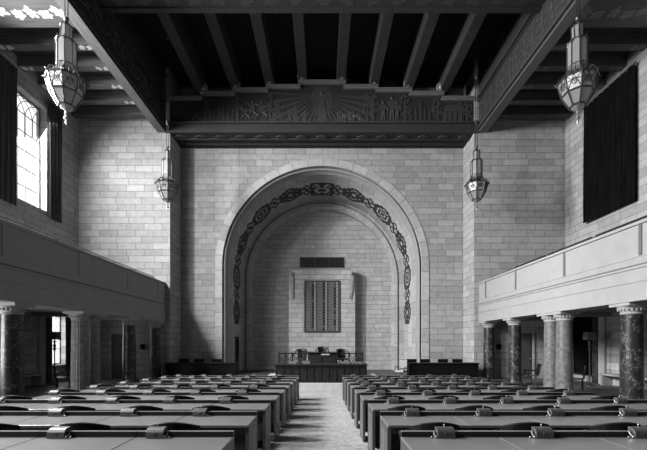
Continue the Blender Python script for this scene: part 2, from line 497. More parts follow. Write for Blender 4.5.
# cross beam against the end wall
ZB = H(11.2)
trim(MB().box(-8.34, 8.34, YF-.06, YW, ZB, H(11.72)), 'beam')
m = MB()
m.box(-8.34, 8.34, YF-.2, YF-.06, H(11.66), H(11.74)); m.box(-8.34, 8.34, YF-.12, YF-.06, H(11.22), H(11.3))
trim(m, 'joist')
m = MB()          # scalloped moulding on the soffit
m.box(-8.0, 8.0, 21.3, 21.38, ZB-.07, ZB)
for k in range(15):
    x = -7.7+k*1.1
    m.prism([(x-.32, 20.62), (x-.2, 20.52), (x, 20.48), (x+.2, 20.52), (x+.32, 20.62), (x+.2, 20.74), (x-.2, 20.74)], ZB-.05, ZB, 'XY')
m.box(-8.0, 8.0, 20.78, 20.84, ZB-.07, ZB)
trim(m, 'joist')
# frieze, stepped top
edges = [1.15, 2.87, 4.66, 6.38, 8.3]; tops = [13.88, 13.64, 13.47, 13.28, 13.02]
fz = MB(); cp = MB()
YZ0 = YF+.04
prev = 0
for e, t in zip(edges, tops):
    for s in ((-1, 1) if prev else (0,)):
        xa, xb = (-e, e) if s == 0 else (s*prev, s*e)
        fz.box(xa, xb, YZ0, YZ0+.25, H(11.72), H(t))
        lo, hi = min(xa, xb), max(xa, xb)
        if s == 1: hi += .12
        if s == -1: lo -= .12
        if s == 0: lo -= .12; hi += .12
        if e == 8.3: lo = max(lo, -8.34); hi = min(hi, 8.34)
        cp.box(lo, hi, YF-.2, YZ0+.25, H(t), H(t)+.06); cp.box(lo, hi, YF-.1, YZ0, H(t)-.07, H(t))
        if s: # small returns between steps
            pass
    prev = e
trim(fz, 'frieze'); trim(cp, 'gilt')
# relief figures on the frieze
RY0, RY1 = YZ0-.045, YZ0
BZ = H(11.76)
def FX(px): return (px-320.5)/18.78
def tree(mb, px, h, w=.55, seed=0):
    rnd = random.Random(seed); x = FX(px)
    mb.prism([(x-.05, BZ), (x+.07, BZ), (x+.03, BZ+h*.95), (x-.03, BZ+h*.95)], RY0, RY1)
    for k in range(26):
        t = .3+.68*k/26; a = rnd.choice((-1, 1)); xx = x+a*rnd.random()*w*(1.1-.5*t)*.6; zz = BZ+h*t; r = .05+.06*rnd.random()
        mb.prism([(xx+r*cos(q*pi/3), zz+r*.8*sin(q*pi/3)) for q in range(6)], RY0+rnd.random()*.015, RY1)
def pine(mb, px, h):
    x = FX(px)
    mb.box(x-.015, x+.015, RY0+.01, RY1, BZ, BZ+h)
    n = int(h/.13)
    for k in range(n):
        z = BZ+.08+k*(h-.08)/n; w = .17*(1-k/n*.7)
        mb.prism([(x-w, z+.07), (x, z), (x+w, z+.07), (x, z+.04)], RY0, RY1)
def limb(mb, p, q, r0, r1):
    mb.tube([(p[0], RY1-.012, p[1]), (q[0], RY1-.012, q[1])], [r0, r1], 7)
def figure(mb, px, h, pose='stand', robe=False):
    x = FX(px); z = BZ
    mb.ball((x, RY1-.01, z+h*.92), h*.06, .035, h*.075, 8)
    sh = z+h*.80; hp = z+h*.50
    mb.prism([(x-h*.12, sh), (x+h*.12, sh), (x+h*.08, hp), (x-h*.08, hp)], RY0, RY1)
    if robe: mb.prism([(x-h*.1, hp+.1), (x+h*.1, hp+.1), (x+h*.17, z), (x-h*.17, z)], RY0+.01, RY1)
    elif pose == 'dance':
        limb(mb, (x-.03, hp), (x-.22*h, z+h*.28), .05, .035); limb(mb, (x-.22*h, z+h*.28), (x-.34*h, z+.03), .035, .02)
        limb(mb, (x+.03, hp), (x+.26*h, z+h*.33), .05, .035); limb(mb, (x+.26*h, z+h*.33), (x+.2*h, z+.05), .035, .02)
    else:
        limb(mb, (x-.04, hp), (x-.07, z), .05, .025); limb(mb, (x+.04, hp), (x+.08, z), .05, .025)
    if pose == 'dance':
        limb(mb, (x-h*.12, sh), (x-h*.36, z+h*.95), .035, .02); limb(mb, (x+h*.12, sh), (x+h*.34, z+h*.68), .035, .02)
    else:
        limb(mb, (x-h*.12, sh), (x-h*.15, hp-.05), .035, .02); limb(mb, (x+h*.12, sh), (x+h*.2, z+h*.55), .035, .02)
def beast(mb, px, h, d=1):
    x = FX(px); z = BZ
    mb.ball((x-d*.1, RY1-.01, z+.42), .26, .04, .15, 10); mb.ball((x+d*.14, RY1-.01, z+.52), .17, .045, .17, 10); mb.ball((x+d*.33, RY1-.01, z+.42), .1, .04, .12, 8)
    for q in (-.28, -.18, .1, .2): limb(mb, (x+d*q, z+.32), (x+d*q*1.1, z), .045, .025)
ray = MB()
cx, cz = 0, H(13.25)
for k in range(40):
    a = radians(180+k*4.7-1.8)
    if k % 2: continue
    R = 3.4
    da = radians(1.5)
    def cl(t, aa):
        px_, pz_ = cx+t*cos(aa), cz+t*sin(aa)*1.0
        return px_, pz_
    r1 = R
    if sin(a) < 0: r1 = min(R, (cz-BZ)/(-sin(a)))
    r1 = min(r1, 2.75/max(.05, abs(cos(a))))
    ray.prism([cl(.5, a-da), cl(r1, a-da*1.3), cl(r1, a+da*1.3), cl(.5, a+da)], RY0+.015, RY1)
# rays above the horizontal, short ones below the coping
trim(ray, 'relief')
fg = MB()
figure(fg, 320.5, 1.75, robe=True); fg.prism([(-.45, H(12.2)), (.45, H(12.2)), (.6, H(13.3)), (.3, H(13.7)), (-.3, H(13.7)), (-.6, H(13.3))], RY0+.03, RY1)
figure(fg, 251, 1.25, 'dance'); figure(fg, 260, 1.2, 'dance'); figure(fg, 244, .9, 'dance'); figure(fg, 294, .95, robe=True); figure(fg, 303, .7); figure(fg, 288, .8)
figure(fg, 382, 1.2); figure(fg, 391, 1.45); figure(fg, 396, 1.2); beast(fg, 347, .7); beast(fg, 355, .6, -1); figure(fg, 338, .7)
trim(fg, 'relief', smooth=True)
tr = MB()
for i, (px, h) in enumerate([(174, 1.1), (184, .9), (192, .7), (203, 1.45), (236, 1.6), (268, 1.75), (274, 1.2), (366, 1.75), (372, 1.6), (404, 1.6), (437, 1.45), (466, 1.1)]):
    tree(tr, px, h, .55, i)
for px, h in [(209, .8), (213, 1.1), (217.5, .8), (222, 1.15), (227, .8), (231, .6), (410, .7), (415, .8), (420, 1.2), (424, .85), (429, .7), (281, .7), (284, .6)]:
    pine(tr, px, h)
trim(tr, 'relief')
hs = MB(); x0, x1 = FX(443), FX(463)
hs.box(x0, x1, RY0, RY1, BZ, BZ+.6)
hs.prism([(x0-.08, BZ+.6), (x1+.08, BZ+.6), (x1-.12, BZ+.95), (x0+.12, BZ+.95)], RY0-.01, RY1)
hs.box(x1-.25, x1-.12, RY0, RY1, BZ+.95, BZ+1.15)
for k in range(4): hs.box(x0+.06+k*.28, x0+.12+k*.28, RY0-.03, RY0, BZ, BZ+.6)
trim(hs, 'relief')
# nave joists running the length, with carved corbels
jx = [.92+.1, 2.78, 4.62, 6.46]
for i, x in enumerate(jx):
    for s in (-1, 1):
        zb = H(tops[i]-.02+.08)
        trim(MB().box(s*x-.24, s*x+.24, -7, YF+.3, zb, ZN), 'joist', bevel=.03)
cb = MB()
for i, x in enumerate(edges[:4]):
    for s in (-1, 1):
        c = (s*(x-.1), YF-.28, H(tops[i]+.02)+.2)
        cb.ball(c, .17, .16, .2, 10); cb.ball((c[0], c[1]-.14, c[2]-.04), .07, .08, .07, 8)
        for q in range(9):
            a = radians(-20+q*27.5); cb.ball((c[0]+.2*cos(a), c[1]+.05, c[2]+.22*sin(a)), .065, .07, .065, 6)
        cb.box(c[0]-.13, c[0]+.13, YF-.22, YF+.05, H(tops[i]+.07), c[2])
trim(cb, 'gilt', smooth=True)
# transverse beam nearer the camera, painted leaves on its soffit
trim(MB().box(-8.34, 8.34, 12.7, 14.6, H(12.75), ZN), 'beam')
m = MB(); m.box(-8.34, 8.34, 14.42, 14.62, H(12.69), H(12.75)); m.box(-8.34, 8.34, 12.68, 12.88, H(12.69), H(12.75)); trim(m, 'beam')
def leafcluster(mb, cx_, cy_, sz, z, seed, plane='XY'):
    rnd = random.Random(seed)
    for k in range(8):
        a = k*pi/4+rnd.random()*.4; L = sz*(.6+.5*rnd.random()); w = L*.3
        ca, sa = cos(a), sin(a)
        pts = [(0.02, 0), (.3*L, w), (.55*L, w*.55), (.7*L, w*.9), (L, 0), (.7*L, -w*.9), (.55*L, -w*.55), (.3*L, -w)]
        P = [(cx_+p*ca-q*sa, cy_+p*sa+q*ca) for p, q in pts]
        mb.prism(P, z-.006-.0005*k, z, plane)
m = MB()
for k in range(17):
    x = -7.6+k*.95
    leafcluster(m, x, 14.12, .34, H(12.75), k)
    leafcluster(m, x+.47, 13.9, .2, H(12.75), k+40)
trim(m, 'relief')
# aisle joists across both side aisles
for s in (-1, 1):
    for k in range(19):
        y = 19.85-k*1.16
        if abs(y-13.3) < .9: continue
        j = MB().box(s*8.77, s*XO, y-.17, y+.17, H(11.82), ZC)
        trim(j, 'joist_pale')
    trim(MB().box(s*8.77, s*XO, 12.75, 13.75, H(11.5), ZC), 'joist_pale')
    m = MB(); m.box(s*8.77, s*XO, 13.75, 13.85, H(11.5), H(11.6)); m.box(s*8.77, s*XO, 12.65, 12.75, H(11.5), H(11.6)); trim(m, 'joist_pale')
    m = MB()
    for k in range(8):
        leafcluster(m, s*(9.15+k*.5), 13.2+.1*(k % 2), .27, H(11.5), 80+k)
    trim(m, 'paint' if s < 0 else 'paint_shaded')  # right side gets the copy with shade in its colour
    m = MB()
    for k in range(1, 5):
        y = 19.85-k*1.16
        for xx in (12.5, 9.3):
            for q in range(2): leafcluster(m, s*(xx+.3*q), y, .16, H(11.82), 200+k*3+q)
    trim(m, 'paint' if s < 0 else 'paint_shaded')

# ------------------------------------------------------------ balconies
XB = 8.36
gro = [19.45, 16.45, 13.15, 10.0, 6.8]
for s, side in ((-1, 'left'), (1, 'right')):
    b = thing('balcony', '%s stone balcony with panelled parapet carried on marble columns' % side, 'balcony')
    lm = 'limestone' if s > 0 else 'limestone_dim'
    MB().box(s*XB, s*(XB+.78), -6.98, YF-.005, H(1.12), H(2.04)).build('entablature', lm, b)
    MB().box(s*(XB+.03), s*(XB+.3), -6.98, YF-.005, H(2.10), H(3.14)).build('parapet', lm, b)
    MB().box(s*(XB+.02), s*(XB+.6), -6.98, YF-.005, H(2.04), H(2.10)).build('shadow_joint', 'groove', b)
    MB().box(s*(XB-.02), s*(XB+.34), -6.98, YF-.005, H(3.14), H(3.22)).build('coping', lm, b)
    m = MB(); m.box(s*(XB-.02), s*XB, -7, YF, H(1.62), H(1.645)); m.box(s*(XB+.015), s*(XB+.03), -7, YF, H(2.28), H(2.295)); m.box(s*(XB-.035), s*XB, -7, YF, H(1.98), H(2.04))
    m.build('moulding', lm, b)
    for g in gro: MB().box(s*(XB+.005), s*(XB+.03), g-.05, g+.05, H(2.32), H(3.14)).build('pilaster_strip', 'groove' if s > 0 else 'limestone_dim', b)
    MB().box(s*(XB+.6), s*(XO-.01), -6.98, YF-.01, H(1.62), H(1.95)).build('floor_slab', 'plaster', b)
    for y in (4.75, 7.75, 10.73, 13.72, 14.47, 17.25, 20.0): MB().box(s*(XB+.78), s*(XO-.01), y-.24, y+.24, H(1.2), H(1.62)).build('cross_beam', 'plaster', b)
    
    # rail on the parapet
    r = thing('brass_rail' if s < 0 else 'hand_rail', 'thin dark metal rail along the top of the %s balcony parapet' % side, 'rail')
    m = MB(); xr = s*(XB+.2)
    zr = H(3.36) if s < 0 else H(3.31)
    m.tube([(xr, -2, zr), (xr, 19.4, zr)], .022, 6); m.build('rail', 'bronze', r)
    for y in (3.5, 6.0, 8.6, 10.3, 12.3, 14.6, 17.2, 19.3):
        mm = MB(); mm.tube([(xr, y, H(3.22)), (xr, y, zr)], .02, 6); mm.build('post', 'bronze', r)
# balcony seats behind the parapet
pos_words = {10.0: 'nearest', 12.6: 'middle', 15.2: 'farther'}
for s, side in ((-1, 'left'), (1, 'right')):
    for y0, wd in pos_words.items():
        b = thing('bench', 'dark balcony bench behind the %s parapet, %s of three' % (side, wd), 'bench', (0,0,0))
        zt = H(3.52) if s > 0 else H(3.4)
        x0 = s*(XB+.55)
        MB().box(x0, x0+s*.07, y0, y0+2.4, H(2.1), zt).build('backrest', 'chair', b, bevel=.015)
        MB().box(x0+s*.07, x0+s*.5, y0, y0+2.4, H(2.33), H(2.4)).build('seat', 'chair', b)
        for yy in (y0+.05, y0+2.3): MB().box(x0+s*.0, x0+s*.48, yy, yy+.05, H(1.95), H(2.33)).build('leg', 'chair', b)

# columns
XC = 8.75
def column(x, y, mat, label, fluted=False, group=None):
    root = thing('column', label, 'column', (x, y, 0), 0, group)
    top = H(1.12); n = 40
    mb = MB()
    prof = [(.30, .16), (.285, .2), (.28, .5), (.275, 1.2), (.265, 2.0), (.255, top-.36), (.255, top-.3)]
    if fluted:
        vs = []; fs = []; n = 80
        for r, z in prof:
            for k in range(n):
                a = 2*pi*k/n; rr = r-.014*abs(sin(10*a)) if True else r
                vs.append((rr*cos(a), rr*sin(a), z))
        for i in range(len(prof)-1):
            for k in range(n): fs.append((i*n+k, i*n+(k+1) % n, (i+1)*n+(k+1) % n, (i+1)*n+k))
        mb.add(vs, fs)
    else: mb.lathe(prof, n)
    mb.build('shaft', mat, root, smooth=True)
    b = MB(); b.box(-.36, .36, -.36, .36, 0, .07); b.lathe([(.345, .07), (.36, .1), (.345, .13), (.3, .14), (.3, .17)], 32); b.build('base', 'dark_marble' if mat == 'dark_marble' else 'limestone_dim', root, smooth=True)
    c = MB()
    c.lathe([(.262, top-.32), (.28, top-.3), (.262, top-.27), (.27, top-.24), (.34, top-.13), (.355, top-.09)], 32)
    c.box(-.37, .37, -.37, .37, top-.09, top-.002)
    for k in range(20):
        a = 2*pi*k/20; c.ball((.315*cos(a), .315*sin(a), top-.17), .026, .026, .055, 6)
    c.build('capital', 'limestone' if x > 0 else 'limestone_dim', root, smooth=True)
    return root
cy = [(10.73, 'dark_marble', 'nearest the camera'), (13.72, 'pair', 'nearer of the pale pair'), (14.47, 'pair', 'farther of the pale pair'), (17.25, 'dark_marble', 'second from the end wall'), (19.92, 'dark_marble', 'against the end wall')]
for s, side in ((-1, 'left'), (1, 'right')):
    for y, m_, w in cy:
        mat = m_ if m_ != 'pair' else ('grey_marble' if s > 0 else 'pale_marble')
        d = ('dark veined marble column under the %s balcony, %s' % (side, w)) if m_ != 'pair' else ('%s column under the %s balcony, %s' % ('grey marble' if s > 0 else 'pale fluted stone', side, w))
        column(s*XC, y, mat, d, fluted=(m_ == 'pair' and s < 0))
# two more of the row outside the picture, behind the first one in view
for s in (-1, 1):
    for y in (7.75,): column(s*XC, y, 'dark_marble', 'dark veined marble column under the %s balcony beside the desks' % ('left' if s < 0 else 'right'))

# side aisle features
def door(idx, x, z1, wd, y, name_side):
    d = thing('door_%d' % idx, kind='structure')
    m = MB(); m.box(x-wd/2, x+wd/2, y-.03, y, 0, z1); m.build('door_leaf', 'door', d)
    m = MB()
    for a, b in ((x-wd/2+.12, x+wd/2-.12),):
        m.box(a, b, y-.045, y-.03, .25, 1.0); m.box(a, b, y-.045, y-.03, 1.15, z1-.2)
    m.build('door_panel', 'door', d)
    m = MB(); m.box(x-wd/2-.1, x-wd/2, y-.07, y, 0, z1+.1); m.box(x+wd/2, x+wd/2+.1, y-.07, y, 0, z1+.1); m.box(x-wd/2, x+wd/2, y-.07, y, z1, z1+.1)
    m.build('door_frame', 'stoneX', d)
    MB().ball((x+wd/2*.75, y-.06, 1.05), .035, .03, .035, 8).build('door_knob', 'brass', d)
door(1, -10.75, H(.48), .95, YF, 'left'); door(2, 10.75, H(.5), .95, YF, 'right')
# narrow door in the left arch jamb
d = thing('door_3', kind='structure')
MB().box(-5.5, -5.46, 24.0, 25.1, 0, H(.42)).build('door_leaf', 'door', d)
MB().box(-5.46, -5.45, 24.15, 24.95, .9, H(.3)).build('door_panel', 'black', d)
for s in (-1, 1):
    nm = 'left' if s < 0 else 'right'
    trim(MB().box(s*(XO-.14), s*XO, 17.75, 18.1, 0, H(1.62)), 'dark_marble')
    trim(MB().box(s*(XO-.1), s*XO, 17.35, 17.75, 0, H(1.62)), 'limestone_dim')
    b = thing('bench', 'pale stone bench along the outer wall under the %s balcony' % nm, 'bench')
    MB().box(s*(XO-.5), s*(XO-.01), 14.4, 17.2, .46, .54).build('seat', 'limestone_dim', b, bevel=.01)
    for y in (14.5, 15.75, 17.0): MB().box(s*(XO-.45), s*(XO-.01), y, y+.12, 0, .46).build('leg', 'limestone_dim', b)
    # torchere
    l = thing('floor_lamp', 'tall dark floor lamp with box shade under the %s balcony' % nm, 'lamp', (s*11.9, 16.9, 0))
    MB().lathe([(.2, 0), (.2, .03), (.12, .07), (.04, .12)], 20).build('base', 'bronze', l, smooth=True)
    m = MB(); m.lathe([(.025, .1), (.025, 1.55), (.05, 1.6), (.06, 1.66), (.03, 1.7), (.07, 1.78), (.03, 1.86), (.045, 1.95), (.02, 2.05)], 14)
    m.tube([(0, 0, 2.0), (-.1, 0, 1.97), (-.2, 0, 2.05)], .015, 6); m.tube([(0, 0, 2.0), (.1, 0, 1.97), (.2, 0, 2.05)], .015, 6)
    m.build('pole', 'bronze', l, smooth=True)
    m = MB(); m.prism([(-.2, 2.05), (.2, 2.05), (.17, 2.38), (-.17, 2.38)], -.16, .16); m.build('lamp_shade', 'board' if s < 0 else 'strip', l)
    # wall telephone box near the end wall
    t = thing('wall_box', 'small dark box mounted on the end wall under the %s balcony' % nm, 'box', (s*(9.55 if s < 0 else 9.4), YF, H(-.2)))
    MB().box(-.11, .11, -.1, 0, -.14, .14).build('case', 'black', t, bevel=.01)
    MB().tube([(-.12, -.08, .09), (-.02, -.16, .1), (.14, -.09, .04)], .025, 6).build('handset', 'black', t, smooth=True)
# pale exit sign plate hanging under left balcony (bright strip)
# ------------------------------------------------------------ dais group
dz = .36; YD = 14.6
d = thing('dais', 'pale marble platform step carrying the clerks desk at the hall end', 'platform')
MB().box(-2.6, 2.6, YD, 19.2, 0, dz).build('step', 'dais', d, bevel=.01)
MB().box(-1.85, 1.85, 16.2, 19.0, dz, .78).build('upper_step', 'dais', d, bevel=.01)
XD = -.04
k = thing('clerk_desk', 'long dark wood desk on the dais facing the aisle', 'desk', (XD-.0, YD+.07, dz))
m = MB(); m.box(-1.76, 1.76, 0, .06, 0, .66); m.build('front_panel', 'chair', k)
m = MB(); m.box(-1.8, 1.8, -.05, .75, .66, .725); m.build('desktop', 'chair', k, bevel=.008)
for q in (-1, 1): MB().box(q*1.76, q*1.7, .06, .7, 0, .66).build('side_panel', 'chair', k)
m = MB()
for q in range(13): m.box(-1.72+q*.29, -1.71+q*.29, -.012, 0, .04, .64)
m.build('reeding', 'black', k)
# clerk seats / papers that catch the light behind the desk top
def paper_stack(x, w, h, label):
    o = MB(); 
    for q in range(4): o.box(-w/2+.004*q, w/2-.003*q, -.1+.003*q, .1, h*q/4, h*(q+1)/4-.004)
    o.box(-w/2, -w/2+.02, -.1, .1, 0, h)
    b = o.build('folder_stack', 'strip', loc=(x, YD+.37, dz+.725)); tag(b, label, 'papers'); return b
paper_stack(-1.17, .34, .10, 'leftmost pale stack of folders on the dais desk')
paper_stack(-.62, .30, .09, 'pale stack of folders on dais desk left of the middle')
paper_stack(.93, .3, .09, 'pale stack of folders on dais desk right of the middle')
paper_stack(1.45, .28, .08, 'rightmost pale stack of folders on the dais desk')
# rail behind
r = thing('balustrade', 'dark wooden railing with pierced end panels behind the dais desk', 'railing', (-.05, 16.35, .78))
HT = H(-.42)-.78
for a, b in ((-1.82, -.62), (.62, 1.82)):
    MB().box(a, b, -.03, .03, HT-.06, HT).build('top_rail', 'chair', r)
    MB().box(a, b, -.02, .02, 0.02, .08).build('bottom_rail', 'chair', r)
    for q in range(5):
        x = a+.02+q*(b-a-.04)/4
        MB().box(x-.03, x+.03, -.035, .035, 0, HT+.02).build('post', 'chair', r)
    for q in range(4):
        x = a+.02+(q+.5)*(b-a-.04)/4; m = MB()
        m.tube([(x-.12, 0, .1), (x+.12, 0, HT-.08)], .014, 5); m.tube([(x+.12, 0, .1), (x-.12, 0, HT-.08)], .014, 5)
        m.tube([(x+.09*cos(t*pi/6), 0, HT/2+.14*sin(t*pi/6)) for t in range(12)], .016, 5, closed=True)
        m.build('lattice', 'chair', r)
sd = thing('rostrum', 'dark raised speaker desk between the railings with a pale nameplate', 'desk', (.02, 16.3, .78))
zt = H(-.40)-.78
MB().box(-.62, .62, -.1, .45, 0, zt-.05).build('cabinet', 'chair', sd)
MB().box(-.66, .66, -.14, .5, zt-.05, zt).build('desktop', 'black', sd, bevel=.006)
m = MB(); m.box(-.56, -.04, -.12, -.1, .08, zt-.14); m.box(.04, .56, -.12, -.1, .08, zt-.14); m.build('front_panel', 'chair', sd)
MB().box(-.05, .3, -.16, -.13, zt-.115, zt-.06).build('nameplate', 'strip_l', sd)

# ------------------------------------------------------------ chair prototype: curved back swivel armchair
def arc_rail(R, a0, a1, z0, z1, th, n=16, crown=0.0, lean=0.0):
    """curved back in plan, facing +Y (back at -Y); top edge crowned in the middle"""
    vs = []; fs = []
    for i in range(n+1):
        t = i/n; a = a0+(a1-a0)*t; c = crown*sin(pi*t)
        for (rr, zz) in ((R, z0), (R+th, z0), (R+th+lean, z1+c), (R+lean, z1+c)):
            vs.append((rr*cos(a), rr*sin(a), zz))
    for i in range(n):
        for k in range(4): fs.append((i*4+k, i*4+(k+1) % 4, (i+1)*4+(k+1) % 4, (i+1)*4+k))
    fs.append((0, 3, 2, 1)); fs.append((n*4, n*4+1, n*4+2, n*4+3))
    return MB().add(vs, fs)
def make_chair(name, label, cat, high=.80, seatmat='chair_seat', backmat='chair', group=None):
    c = thing(name, label, cat, (0, 0, 0), 0, group)
    arc_rail(.22, radians(208), radians(332), high-.1, high-.045, .04, crown=.06, lean=.02).build('top_rail', backmat, c, smooth=True, bevel=.008)
    MB_ = arc_rail(.25, radians(225), radians(315), .47, high-.1, .02, lean=.0); MB_.build('backrest', backmat, c, smooth=True)
    m = MB(); m.lathe([(.02, .40), (.22, .40), (.24, .43), (.235, .455), (.18, .47), (.02, .465)], 20); m.build('seat', seatmat, c, smooth=True)
    for s in (-1, 1):
        m = MB(); m.tube([(s*.24, -.13, high-.1), (s*.27, .05, .66), (s*.25, .2, .65), (s*.235, .2, .56), (s*.21, .12, .44)], [.025, .022, .024, .02, .018], 7)
        m.build('armrest', 'chair', c, smooth=True)
    m = MB(); m.lathe([(.03, .12), (.03, .36), (.09, .40)], 10)
    m.build('pedestal', 'bronze', c, smooth=True)
    for q in range(4):
        a = pi/4+q*pi/2; m = MB(); m.tube([(.0, 0, .14), (.15*cos(a), .15*sin(a), .1), (.27*cos(a), .27*sin(a), .045)], [.028, .022, .018], 6)
        m.ball((.27*cos(a), .27*sin(a), .025), .025); m.build('leg', 'chair', c, smooth=True)
    return c
# ------------------------------------------------------------ member desks
DW, DD, DH = .85, .56, .75
def make_desk():
    d = thing('desk')
    g = .003
    m = MB(); m.box(g, DW-g, -DD, 0, DH-.03, DH); m.build('tabletop', 'desk_top', d, bevel=.006)
    m = MB(); m.prism([(g, DH), (DW-g, DH), (DW-g, DH+.045), (g, DH+.045)], -.035, -.005); m.build('ledge', 'ledge', d)
    m = MB(); m.box(g, DW-g, -.038, -.003, DH+.045, DH+.05); m.build('ledge_cap', 'desk_edge', d)
    for x in (g, DW-g-.035):
        o = MB(); o.box(x, x+.035, -DD+.03, -.01, .0, DH-.03); p = o.build('side_panel', 'desk_panel', d)
        q = MB()
        xs = x-.004 if x < .1 else x+.035
        xe = x if x < .1 else x+.039
        for a, b, z0, z1 in ((-DD+.03, -DD+.09, 0.0, DH-.03), (-.07, -.01, 0.0, DH-.03), (-DD+.09, -.07, DH-.1, DH-.03), (-DD+.09, -.07, 0, .09), (-.36, -.32, .09, DH-.1)):
            q.box(xs+.0015, xe-.0015 if x < .1 else xe-.0015, a, b, z0, z1)
        q.build('stile', 'desk', p)
    m = MB(); m.box(g+.035, DW-g-.035, -.04, -.015, .08, DH-.03); m.build('modesty_panel', 'desk', d)
    m = MB(); m.box(g+.035, DW-g-.035, -DD+.04, -DD+.06, DH-.1, DH-.03); m.build('apron', 'desk', d)
    m = MB(); m.box(DW*.6, DW-g-.036, -DD+.1, -.05, .3, DH-.1); m.build('drawer', 'desk', d)
    return d
def make_box():
    pts = [(-.085, 0), (-.08, .02), (-.065, .045), (-.04, .062), (-.01, .068), (.02, .066), (.02, .05), (-.0, .045), (-.0, 0)]
    return pts
def desk_box(d, left):
    xc = .18 if left else .38
    # quarter-round box straddling the ledge
    o = MB(); prof = [(-.092, 0), (-.09, .012), (-.084, .05), (-.07, .068), (-.045, .08), (.0, .084), (.0, .0555), (-.04, .0555), (-.04, 0)]
    w = .152
    n = len(prof); vs = []
    for x in (xc-w/2, xc+w/2):
        vs += [(x, y, DH+.002+z) for y, z in prof]
    o.add(vs, [tuple(range(n))[::-1], tuple(range(n, 2*n))]+[(i, (i+1) % n, (i+1) % n+n, i+n) for i in range(n)])
    b = o.build('number_box', 'box', d, bevel=.003)
    pl = MB(); cyy, czz = -.0885, DH+.035; ang = radians(80)
    mt = Matrix.Translation((xc, cyy-.0015, czz+.0015)) @ Matrix.Rotation(ang, 4, 'X')
    pl.tube([(.018*cos(t*pi/6), .012*sin(t*pi/6), 0) for t in range(12)], .0022, 4, closed=True, mat=mt)
    for q in (-.006, .006): pl.box(q-.002, q+.002, -.006, .006, -.001, .002, mat=mt)
    pl.build('number_mark', 'box_mark', b)
    for sx in ((1,) if left else (-1,)):
        k = MB(); xx = xc+sx*(w/2+.012)
        k.tube([(xx, -.03, DH+.052), (xx+sx*.01, -.06, DH+.03), (xx, -.075, DH+.012)], .008, 6)
        k.ball((xx, -.078, DH+.012), .011, n=8); k.ball((xx+sx*.035, -.07, DH+.008), .009, n=8)
        k.tube([(xx, -.07, DH+.008), (xx+sx*.04, -.07, DH+.006)], .005, 5)
        k.build('switch', 'brass', b, smooth=True)
    MB().lathe([(.003, 0), (.003, .02), (.006, .022), (.004, .028)], 6, c=(xc+.0, -.02, DH+.083)).build('signal_knob', 'brass', b)
def chamfer(d, side):
    pass
protoL = make_desk(); desk_box(protoL, True)
protoR = make_desk(); desk_box(protoR, False)
protoC = make_chair('swivel_chair', None, None, .835)
ords = ['nearest', 'second', 'third', 'fourth', 'fifth', 'sixth', 'seventh', 'eighth', 'farthest']
seatw = ['at the aisle', 'second from the aisle', 'third from the aisle', 'fourth from the aisle', 'outermost in the row']
AX = -.04; A0 = .73; P = 1.19
first = {'L': True, 'R': True, 'C': True}
def inframe(x0, x1, y, lo=-5, hi=652):
    if y < .3: return False
    a, b = 322+F*x0/y, 322+F*x1/y
    return max(a, b) > lo and min(a, b) < hi
aisle_desks = []
for k in range(9):
    y = 3.35+P*k; zf = rowfloor(y)
    ncols = 5
    for s, sd_ in ((-1, 'left'), (1, 'right')):
        for c in range(ncols):
            if s < 0: x = AX-A0-DW*(c+1)
            else: x = AX+A0+DW*c
            if not inframe(x, x+DW, y): continue
            pr = protoL if s < 0 else protoR; key = 'L' if s < 0 else 'R'
            lab = 'wooden desk with number box, %s block, %s row from camera, %s' % (sd_, ords[k], seatw[c])
            zrow = rowfloor(y-.0)
            # legs rest on the sloping floor at their far edge
            if first[key]: o = pr; o.location = (x, y, zrow); first[key] = False
            else: o = dup(pr, loc=(x, y, zrow))
            o['label'] = lab; o['category'] = 'desk'; o['group'] = 'desks in the %s block' % sd_
            if k == 0: continue
            # its chair, tucked in behind the desk in front
            yc = y-P+.37; xc = x+(.23 if s < 0 else .37)
            if inframe(xc-.3, xc+.3, yc-.3):
                lab = 'dark curved-back swivel chair, %s block, %s row from camera, %s' % (sd_, ords[k], seatw[c])
                if first['C']: o = protoC; o.location = (xc, yc, rowfloor(yc-.3)+.002); first['C'] = False
                else: o = dup(protoC, loc=(xc, yc, rowfloor(yc-.3)+.002))
                o['label'] = lab; o['category'] = 'chair'; o['group'] = 'chairs of the %s block' % sd_

# speaker chairs
c = make_chair('armchair', 'tall dark armchair in the middle behind the raised speaker desk', 'chair', .95)
c.location = (.02, 17.35, .78); c.scale = (1.05, 1.05, 1.0); c.rotation_euler = (0, 0, pi)
c2 = dup(c, loc=(-.95, 16.95, .78), rz=pi-.2, label='dark armchair behind the left railing of the dais'); c2.scale = (1.05, 1.05, .9)
c3 = dup(c, loc=(.92, 16.95, .78), rz=pi+.2, label='dark armchair behind the right railing of the dais'); c3.scale = (1.05, 1.05, .9)
